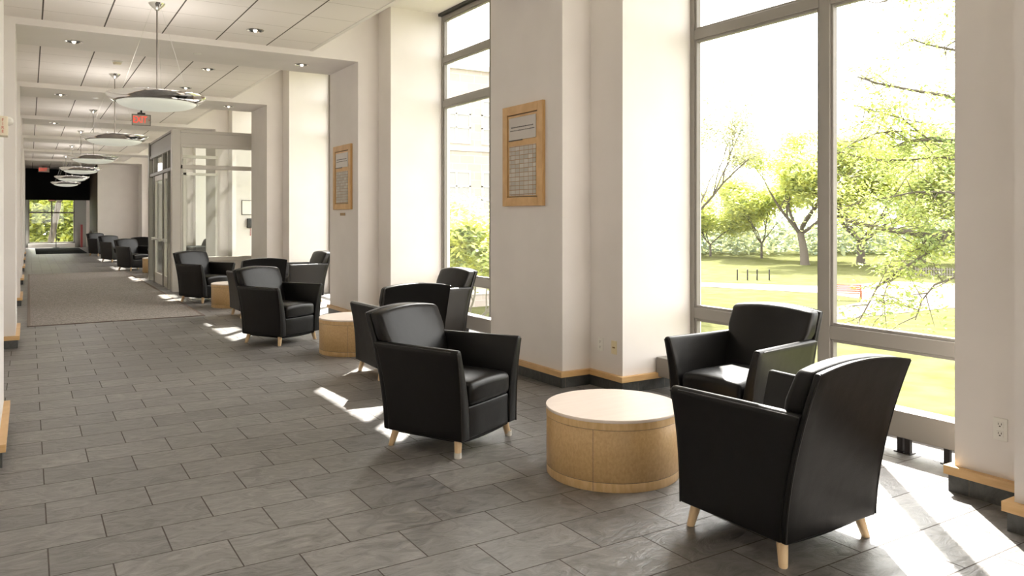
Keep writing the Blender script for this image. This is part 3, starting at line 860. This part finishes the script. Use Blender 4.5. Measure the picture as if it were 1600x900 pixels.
# outlets
def outlet(x, y, z, label, mt, kind):
    r = thing('wall_outlet', label, 'outlet', (x, y, z))
    MB().box(-.006, 0, -.036, .036, -.058, .058).build('cover_plate', mt, r, bevel=.002, seg=2)
    if kind == 'duplex':
        for dz in (.024, -.024):
            s = MB().box(-.0085, -.006, -.017, .017, dz - .016, dz + .016).build('socket', mt, r, bevel=.0012, seg=2)
            h = MB(); h.box(-.0092, -.0086, -.009, -.006, dz - .001, dz + .009); h.box(-.0092, -.0086, .006, .009, dz - .001, dz + .009); h.box(-.0092, -.0086, -.004, .004, dz - .011, dz - .005)
            h.build('slots', 'engraving', s)
    else:
        MB().box(-.009, -.006, -.014, .004, -.006, .006).build('jack', 'brass', r); MB().box(-.009, -.006, .007, .017, -.006, .006).build('jack', 'brass', r)
outlet(X2, 2.098, .395, 'white duplex electrical outlet on the nearest pier beside the tall window', 'white_plastic', 'duplex')
outlet(X2, 5.44, .378, 'white electrical outlet low on the wall left of the nearest window', 'white_plastic', 'duplex')
outlet(X2, 5.25, .374, 'ivory phone jack plate low on the wall beside the white outlet', 'ivory_plastic', 'jack')

# phone and notice inside the vestibule
t = thing('wall_phone', 'black wall phone with hanging cord inside the glazed vestibule', 'phone', (4.72, 20.15, 1.36))
MB().rbox(-.06, .06, -.06, 0, -.12, .12, .015, 3).build('body', 'black_plastic', t, smooth=True, merge=True)
MB().tube([(-.045, -.075, -.10), (-.05, -.095, 0), (-.045, -.075, .10)], [.022, .016, .022], 10).build('handset', 'black_plastic', t, smooth=True)
MB().tube([(0.02 + .012 * math.sin(k * 1.9), -.05 + .012 * math.cos(k * 1.9), -.12 - .19 * math.sin(PI * k / 30)) if k < 31 else (0, 0, 0) for k in range(31)], .005, 6).build('cord', 'red_paint', t)
t = thing('notice_frame', 'empty black-framed white notice on the vestibule wall above the phone', 'picture frame', (4.70, 20.15, 1.75))
MB().box(-.15, .15, -.012, 0, -.17, .17).build('sheet', 'white_plastic', t)
f = MB(); 
for a in ((-.165, -.15, -.185, .185), (.15, .165, -.185, .185), (-.15, .15, -.185, -.17), (-.15, .15, .17, .185)): f.box(a[0], a[1], -.022, 0, a[2], a[3])
f.build('frame', 'engraving', t)

# far end bits
t = thing('handrail', 'bent steel handrail loop at the far end of the hall', 'handrail', (2.30, 40.0, 0))
MB().tube([(-.10, -.6, 0), (-.08, -.6, .5), (0, -.6, .86), (.05, -.5, .92), (.08, -.3, .86), (.09, -.2, .5), (.09, -.2, 0)], .022, 10).build('rail', 'brushed_steel', t, smooth=True)
MB().lathe([(0, 0), (.05, 0), (.05, .01), (0, .01)], 16, (-.10, -.6, 0)).build('floor_flange', 'brushed_steel', t)
MB().lathe([(0, 0), (.05, 0), (.05, .01), (0, .01)], 16, (.09, -.2, 0)).build('floor_flange', 'brushed_steel', t)
o = MB().box(-.05, .05, -.05, .05, 0, 1.15).build('red_post', 'red_paint', loc=(2.28, 45.1, 0), bevel=.01); tag(o, 'slim dark red post at the right of the far window', 'post')
t = thing('floor_stand', 'thin dark pole stand in front of the far window', 'stand', (1.15, 44.6, 0))
MB().tube([(0, 0, 0.02), (0, 0, 1.25)], .02, 8).build('pole', 'black_steel', t); MB().lathe([(0, 0), (.14, 0), (.14, .02), (0, .02)], 20).build('foot', 'black_steel', t)

# ------------------------------------------------------------------ outdoors
GZ = -3.5
g = MB()
g.box(5.5, 260, -60, 260, GZ - .5, GZ); g.box(-160, 5.5, 47, 260, GZ - .5, GZ)
struct(g.build('ground', 'lawn'))
def at(u, v, d):
    """a spot seen in direction (u, v) at depth d from the eye"""
    F = Vector((math.sin(YAW), math.cos(YAW), 0)); R = Vector((math.cos(YAW), -math.sin(YAW), 0))
    return F * d + R * ((u - 800) / 1214 * d) + Vector((0, 0, EYE - (v - 340) / 1214 * d))
def gnd(u, v):
    d = (EYE - GZ) * 1214 / (v - 340); p = at(u, v, d); return (p.x, p.y)
def path(name, pts, label_):
    m_ = MB(); m_.prism([gnd(*p) for p in pts][::-1], GZ, GZ + .03); o = m_.build(name, 'pavement'); struct(o); return o
path('path', [(1040, 443), (1560, 462), (1560, 449), (1040, 434)][::-1] and [(1040, 445), (1290, 459), (1290, 448), (1040, 440)], '')
path('path', [(1290, 459), (1290, 448), (1400, 440), (1620, 450), (1620, 478), (1480, 482), (1290, 502), (1290, 484), (1360, 470)], '')

def leaves(name, mt, parent, centers, per, spread, size, rnd, flat=.6):
    vs = []; fs = []
    for c, sc in centers:
        for _ in range(int(per * sc)):
            p = Vector((rnd.gauss(0, spread * sc), rnd.gauss(0, spread * sc), rnd.gauss(0, spread * sc * flat))) + c
            a = Vector((rnd.uniform(-1, 1), rnd.uniform(-1, 1), rnd.uniform(-.5, .5))).normalized()
            b = a.cross(Vector((rnd.uniform(-.6, .6), rnd.uniform(-.6, .6), 1))).normalized()
            s = size * rnd.uniform(.6, 1.3); o = len(vs)
            vs += [p - a * s, p + b * s * .45, p + a * s, p - b * s * .45]
            fs.append((o, o + 1, o + 2, o + 3))
    me = bpy.data.meshes.new(name); me.from_pydata([tuple(v) for v in vs], [], fs); me.update(); me.materials.append(MATS[mt])
    o = bpy.data.objects.new(name, me); COL.objects.link(o); o.parent = parent
    return o
def grow(rnd, m_, tips, p, d, length, rad, depth, droop=0.0, spread=.7):
    n = 5; pts = [p.copy()]; rs = [rad]; q = p.copy(); dd = d.copy()
    for i in range(n):
        dd = (dd + Vector((rnd.uniform(-.22, .22), rnd.uniform(-.22, .22), rnd.uniform(-.12, .16) - droop))).normalized()
        q = q + dd * (length / n); pts.append(q.copy()); rs.append(rad * (1 - .55 * (i + 1) / n))
        if depth <= 1: tips.append((q.copy(), 1.0))
    m_.tube(pts, rs, 6 if depth > 1 else 4)
    if depth > 0:
        for k in range(3 if depth > 1 else 4):
            i = rnd.choice([2, 3, 4, 5]); base_ = pts[i]
            nd_ = (dd + Vector((rnd.uniform(-1, 1), rnd.uniform(-1, 1), rnd.uniform(-.3, .6))) * spread).normalized()
            grow(rnd, m_, tips, base_, nd_, length * rnd.uniform(.55, .75), rs[i] * .7, depth - 1, droop, spread)
    else: tips.append((q.copy(), .8))
def tree(x, y, hgt, label, leafmat='leaf_bright', seed=1, per=22, size=.22, spread=.5, trunk_r=.25, depth=4, z0=GZ, bark='bark', length=None, trunk_h=.28, cat='tree', lean=(0, 0)):
    rnd = random.Random(seed); r = thing('tree', label, cat, (x, y, z0), 0, 'trees outside the windows')
    m_ = MB(); tips = []
    th = hgt * trunk_h
    top = Vector((lean[0], lean[1], th))
    m_.tube([(0, 0, -.2), (lean[0] * .3, lean[1] * .3, th * .5), tuple(top)], [trunk_r * 1.2, trunk_r, trunk_r * .85], 10)
    L = length or hgt * .36
    for k in range(5):
        a = 2 * PI * k / 5 + rnd.uniform(-.4, .4)
        grow(rnd, m_, tips, top, Vector((math.cos(a) * .8, math.sin(a) * .8, rnd.uniform(.5, 1.2))).normalized(), L, trunk_r * .5, depth - 1)
    m_.build('trunk', bark, r, smooth=True)
    stuff_ = leaves('foliage', leafmat, r, tips, per, spread, size, rnd)
    return r
def place(u, d, hgt, label, **kw):
    p = at(u, 340, d); return tree(p.x, p.y, hgt, label, **kw)

# near tree whose limbs reach across the right-hand pane
def near_tree():
    rnd = random.Random(11)
    D = 13.0
    base_ = at(1680, 340, D + 1.0)
    r = thing('tree', 'large near tree with long leafy limbs reaching across the right half of the nearest window', 'tree', (base_.x, base_.y, GZ), 0, 'trees outside the windows')
    off = Vector((base_.x, base_.y, GZ)); m_ = MB(); tips = []
    m_.tube([(0, 0, -.2), (0, 0, 3.4), (.1, .2, 6.2), (.3, .1, 9)], [.34, .28, .2, .1], 12)
    limbs = [  # u, v, depth offset, and thickness of each station on the limb
        ([(1660, 390, 1.0), (1560, 372, .6), (1492, 360, .3), (1455, 370, .2), (1420, 363, 0), (1380, 358, -.1), (1345, 350, -.2), (1318, 342, -.2)], .085),
        ([(1480, 366, .2), (1465, 385, .2), (1440, 402, .1), (1400, 425, 0), (1370, 450, -.1), (1350, 488, -.2), (1340, 505, -.2)], .03),
        ([(1452, 368, .2), (1440, 385, .3), (1440, 400, .3), (1425, 412, .3)], .018),
        ([(1400, 425, 0), (1385, 450, .1), (1378, 472, .2), (1380, 490, .2)], .014),
        ([(1640, 330, 1.0), (1540, 240, .8), (1490, 220, .6), (1450, 218, .5), (1420, 220, .4), (1395, 230, .4)], .06),
        ([(1420, 220, .4), (1400, 205, .4), (1370, 208, .4), (1330, 225, .3), (1310, 240, .3)], .02),
        ([(1640, 300, .8), (1540, 180, .6), (1480, 150, .4), (1420, 140, .2), (1370, 130, 0), (1340, 120, 0)], .045),
        ([(1640, 240, 1.0), (1560, 120, .8), (1500, 80, .6), (1450, 70, .5), (1420, 60, .4)], .04),
        ([(1640, 320, 1.2), (1540, 260, 1.2), (1470, 245, 1.1), (1420, 250, 1.0), (1370, 250, .9), (1330, 275, .8), (1308, 285, .8)], .03),
        ([(1600, 330, .8), (1540, 310, .7), (1480, 300, .7), (1430, 300, .6), (1380, 310, .6), (1330, 320, .5)], .03),
        ([(1640, 420, 1.0), (1560, 430, .6), (1500, 430, .3), (1460, 445, .2), (1440, 470, .1), (1430, 500, 0)], .03),
        ([(1600, 100, 1.0), (1520, 20, .8), (1470, -20, .6), (1420, -10, .4), (1370, 5, .3)], .04),
        ([(1450, 218, .5), (1410, 185, .4), (1370, 175, .3), (1320, 160, .2)], .02),
    ]
    for pts, r0 in limbs:
        P = [at(u, v, D + dz) - off for u, v, dz in pts]
        n = len(P); m_.tube(P, [r0 * (1 - .75 * i / (n - 1)) for i in range(n)], 8)
        for i in range(n - 1):
            for k in range(3 if pts[i][1] > 395 else 6):
                t_ = rnd.random(); q = P[i].lerp(P[i + 1], t_); dr = Vector((rnd.uniform(-1, 1), rnd.uniform(-1, 1), rnd.uniform(-.8, .7))).normalized()
                e = q + dr * rnd.uniform(.25, .8); mid_ = q.lerp(e, .5) + Vector((rnd.uniform(-.08, .08),) * 3)
                m_.tube([q, mid_, e], [.010, .007, .003], 4); tips.append((e, 1.0)); tips.append((mid_, .6)); tips.append((q.lerp(e, .8), .8))
    m_.build('trunk', 'bark', r, smooth=True)
    leaves('foliage', 'leaf_near', r, tips, 19, .19, .050, rnd, .45)
near_tree()
place(1258, 82, 16, 'spreading yellow-green tree with a leaning dark trunk in the middle of the lawn', leafmat='leaf_glow', seed=5, per=30, size=.19, spread=.62, trunk_r=.42, lean=(1.2, 1.5), trunk_h=.2)
place(1082, 46, 14, 'pale half-bare tree at the left of the nearest window', leafmat='leaf_pale', seed=9, per=14, size=.11, spread=.5, trunk_r=.16, trunk_h=.35)
place(1345, 82, 16, 'dense green tree behind the brown bench', leafmat='leaf_glow', seed=21, per=18, size=.3, spread=.75, trunk_r=.4, trunk_h=.15)
place(1440, 88, 17, 'tall green tree standing behind the distant picket fence', leafmat='leaf_glow', seed=23, per=18, size=.3, spread=.8, trunk_r=.4, trunk_h=.2)
place(1190, 95, 12, 'round pale green tree beyond the fence posts', leafmat='leaf_glow', seed=25, per=22, size=.25, spread=.9, trunk_r=.14, trunk_h=.15)
place(1110, 100, 10, 'small bright tree at the left edge of the lawn', leafmat='leaf_glow', seed=27, per=22, size=.25, spread=.9, trunk_r=.14, trunk_h=.15)
place(1540, 70, 15, 'leafy tree behind the right edge of the nearest window', leafmat='leaf_sunny', seed=29, per=22, size=.3, spread=.7, trunk_r=.3, trunk_h=.15)
p_ = at(735, 340, 27); tree(p_.x, p_.y, 6.2, 'pale small tree in front of the pale building', leafmat='leaf_glow', seed=31, per=16, size=.13, spread=.35, trunk_r=.1, bark='pale_bark', trunk_h=.2)
# trees past the end window
tree(.9, 58, 12, 'leaning tree trunk seen through the far end window', seed=41, per=10, size=.13, spread=.5, trunk_r=.20, lean=(.75, 0), trunk_h=.5, z0=-3.5, leafmat='leaf_sunny', bark='bark')
tree(3.5, 78, 13, 'bright leafy tree filling the right of the far end window', leafmat='leaf_glow', seed=43, per=13, size=.3, spread=.8, trunk_r=.2, trunk_h=.1, z0=-5.5)
tree(-1.5, 80, 13, 'bright leafy tree filling the left of the far end window', leafmat='leaf_glow', seed=44, per=13, size=.3, spread=.8, trunk_r=.2, trunk_h=.1, z0=-5.5)
# a hedge bank closing the view
rnd = random.Random(77)
hc = []
for k in range(260):
    u = rnd.uniform(1040, 1620); d = rnd.uniform(104, 116); p = at(u, 340, d); hc.append((Vector((p.x, p.y, GZ + rnd.uniform(.3, 6.0))), 1.0))
o = leaves('treeline', 'leaf_dark', None, hc, 34, 1.6, .55, rnd, .7); stuff(o); tag(o, 'dark green hedge and woods closing the lawn behind the trees', 'treeline')

# fence posts with rail
for k, (u, lab) in enumerate([(1152, 'leftmost dark fence post on the lawn'), (1168, 'second dark fence post from the left on the lawn'), (1183, 'third dark fence post from the left on the lawn'), (1202, 'rightmost dark fence post on the lawn before the leaning trunk')]):
    d = 62.0; p = at(u, 340, d)
    t = thing('fence_post', lab, 'fence post', (p.x, p.y, GZ), 0, 'dark posts on the lawn')
    MB().lathe([(0, 0), (.06, 0), (.055, .78), (0, .78)], 10).build('post', 'black_steel', t); MB().lathe([(0, .90), (.05, .86), (.07, .82), (.05, .78)], 10).build('ball_cap', 'black_steel', t)
# picket fence far right
p = at(1475, 340, 66)
t = thing('picket_fence', 'low distant picket fence right of the bench', 'fence', (p.x, p.y, GZ), -.9)
f = MB()
for k in range(22): f.box(-2.2 + .2 * k, -2.12 + .2 * k, -.02, .02, 0, .75)
f.build('pickets', 'pale_bark', t)
for z in (.15, .55): MB().box(-2.2, 2.1, .02, .05, z, z + .07).build('rail', 'pale_bark', t)
# bench
p = at(1323, 340, 47)
t = thing('garden_bench', 'reddish brown wooden bench beside the pale path', 'bench', (p.x, p.y, GZ), -.85)
for z in (.50, .62, .74, .86): MB().box(-.85, .85, .22, .25, z, z + .08).build('back_slat', 'bench_wood', t)
for y in (-.22, -.08, .06): MB().box(-.85, .85, y, y + .11, .42, .45).build('seat_slat', 'bench_wood', t)
for x in (-.82, .76):
    MB().box(x, x + .06, -.24, -.18, 0, .62).build('leg', 'bench_wood', t); MB().box(x, x + .06, .2, .26, 0, .92).build('leg', 'bench_wood', t); MB().box(x, x + .06, -.24, .26, .60, .64).build('armrest', 'bench_wood', t)

# pale building wing seen through the second window
bt = thing('campus_building', 'pale masonry building with banded windows outside the second window', 'building', (0, 38, GZ))
MB().box(14, 28.6, 0, 10, 0, 13.2).build('wall', 'pale_brick', bt)
MB().box(13.8, 28.8, -.2, 10.2, 13.2, 13.5).build('parapet', 'white_frame', bt)
for z in (1.2, 5.2, 9.2):
    for x in [14.8 + 3.4 * k for k in range(4)]:
        w_ = MB(); w_.box(x, x + 2.7, -.06, .02, z + 2.3, z + 2.42); w_.box(x, x + 2.7, -.06, .02, z - .1, z)
        for xx in (x, x + .9, x + 1.75, x + 2.6): w_.box(xx, xx + .1, -.06, .02, z, z + 2.3)
        w_.box(x, x + 2.7, -.06, .02, z + .75, z + .83); w_.box(x, x + 2.7, -.06, .02, z + 1.5, z + 1.58)
        wo = w_.build('window', 'white_frame', bt)
        MB().box(x + .05, x + 2.65, -.02, -.01, z, z + 2.3).build('pane', 'grey_pane', wo)
    MB().box(14, 28.6, -.08, .0, z - .5, z - .25).build('ledge', 'white_frame', bt)
bt = thing('distant_hall', 'low grey distant building behind the half-bare tree', 'building', (0, 0, GZ))
p = at(1085, 340, 140)
MB().box(p.x - 9, p.x + 3, p.y, p.y + 8, 0, 5).build('wall', 'pale_brick', bt)
MB().prism([(p.x - 9.5, p.y - .5), (p.x + 3.5, p.y - .5), (p.x + 3.5, p.y + 8.5), (p.x - 9.5, p.y + 8.5)], 5, 5.6).build('roof', 'grey_wall', bt)
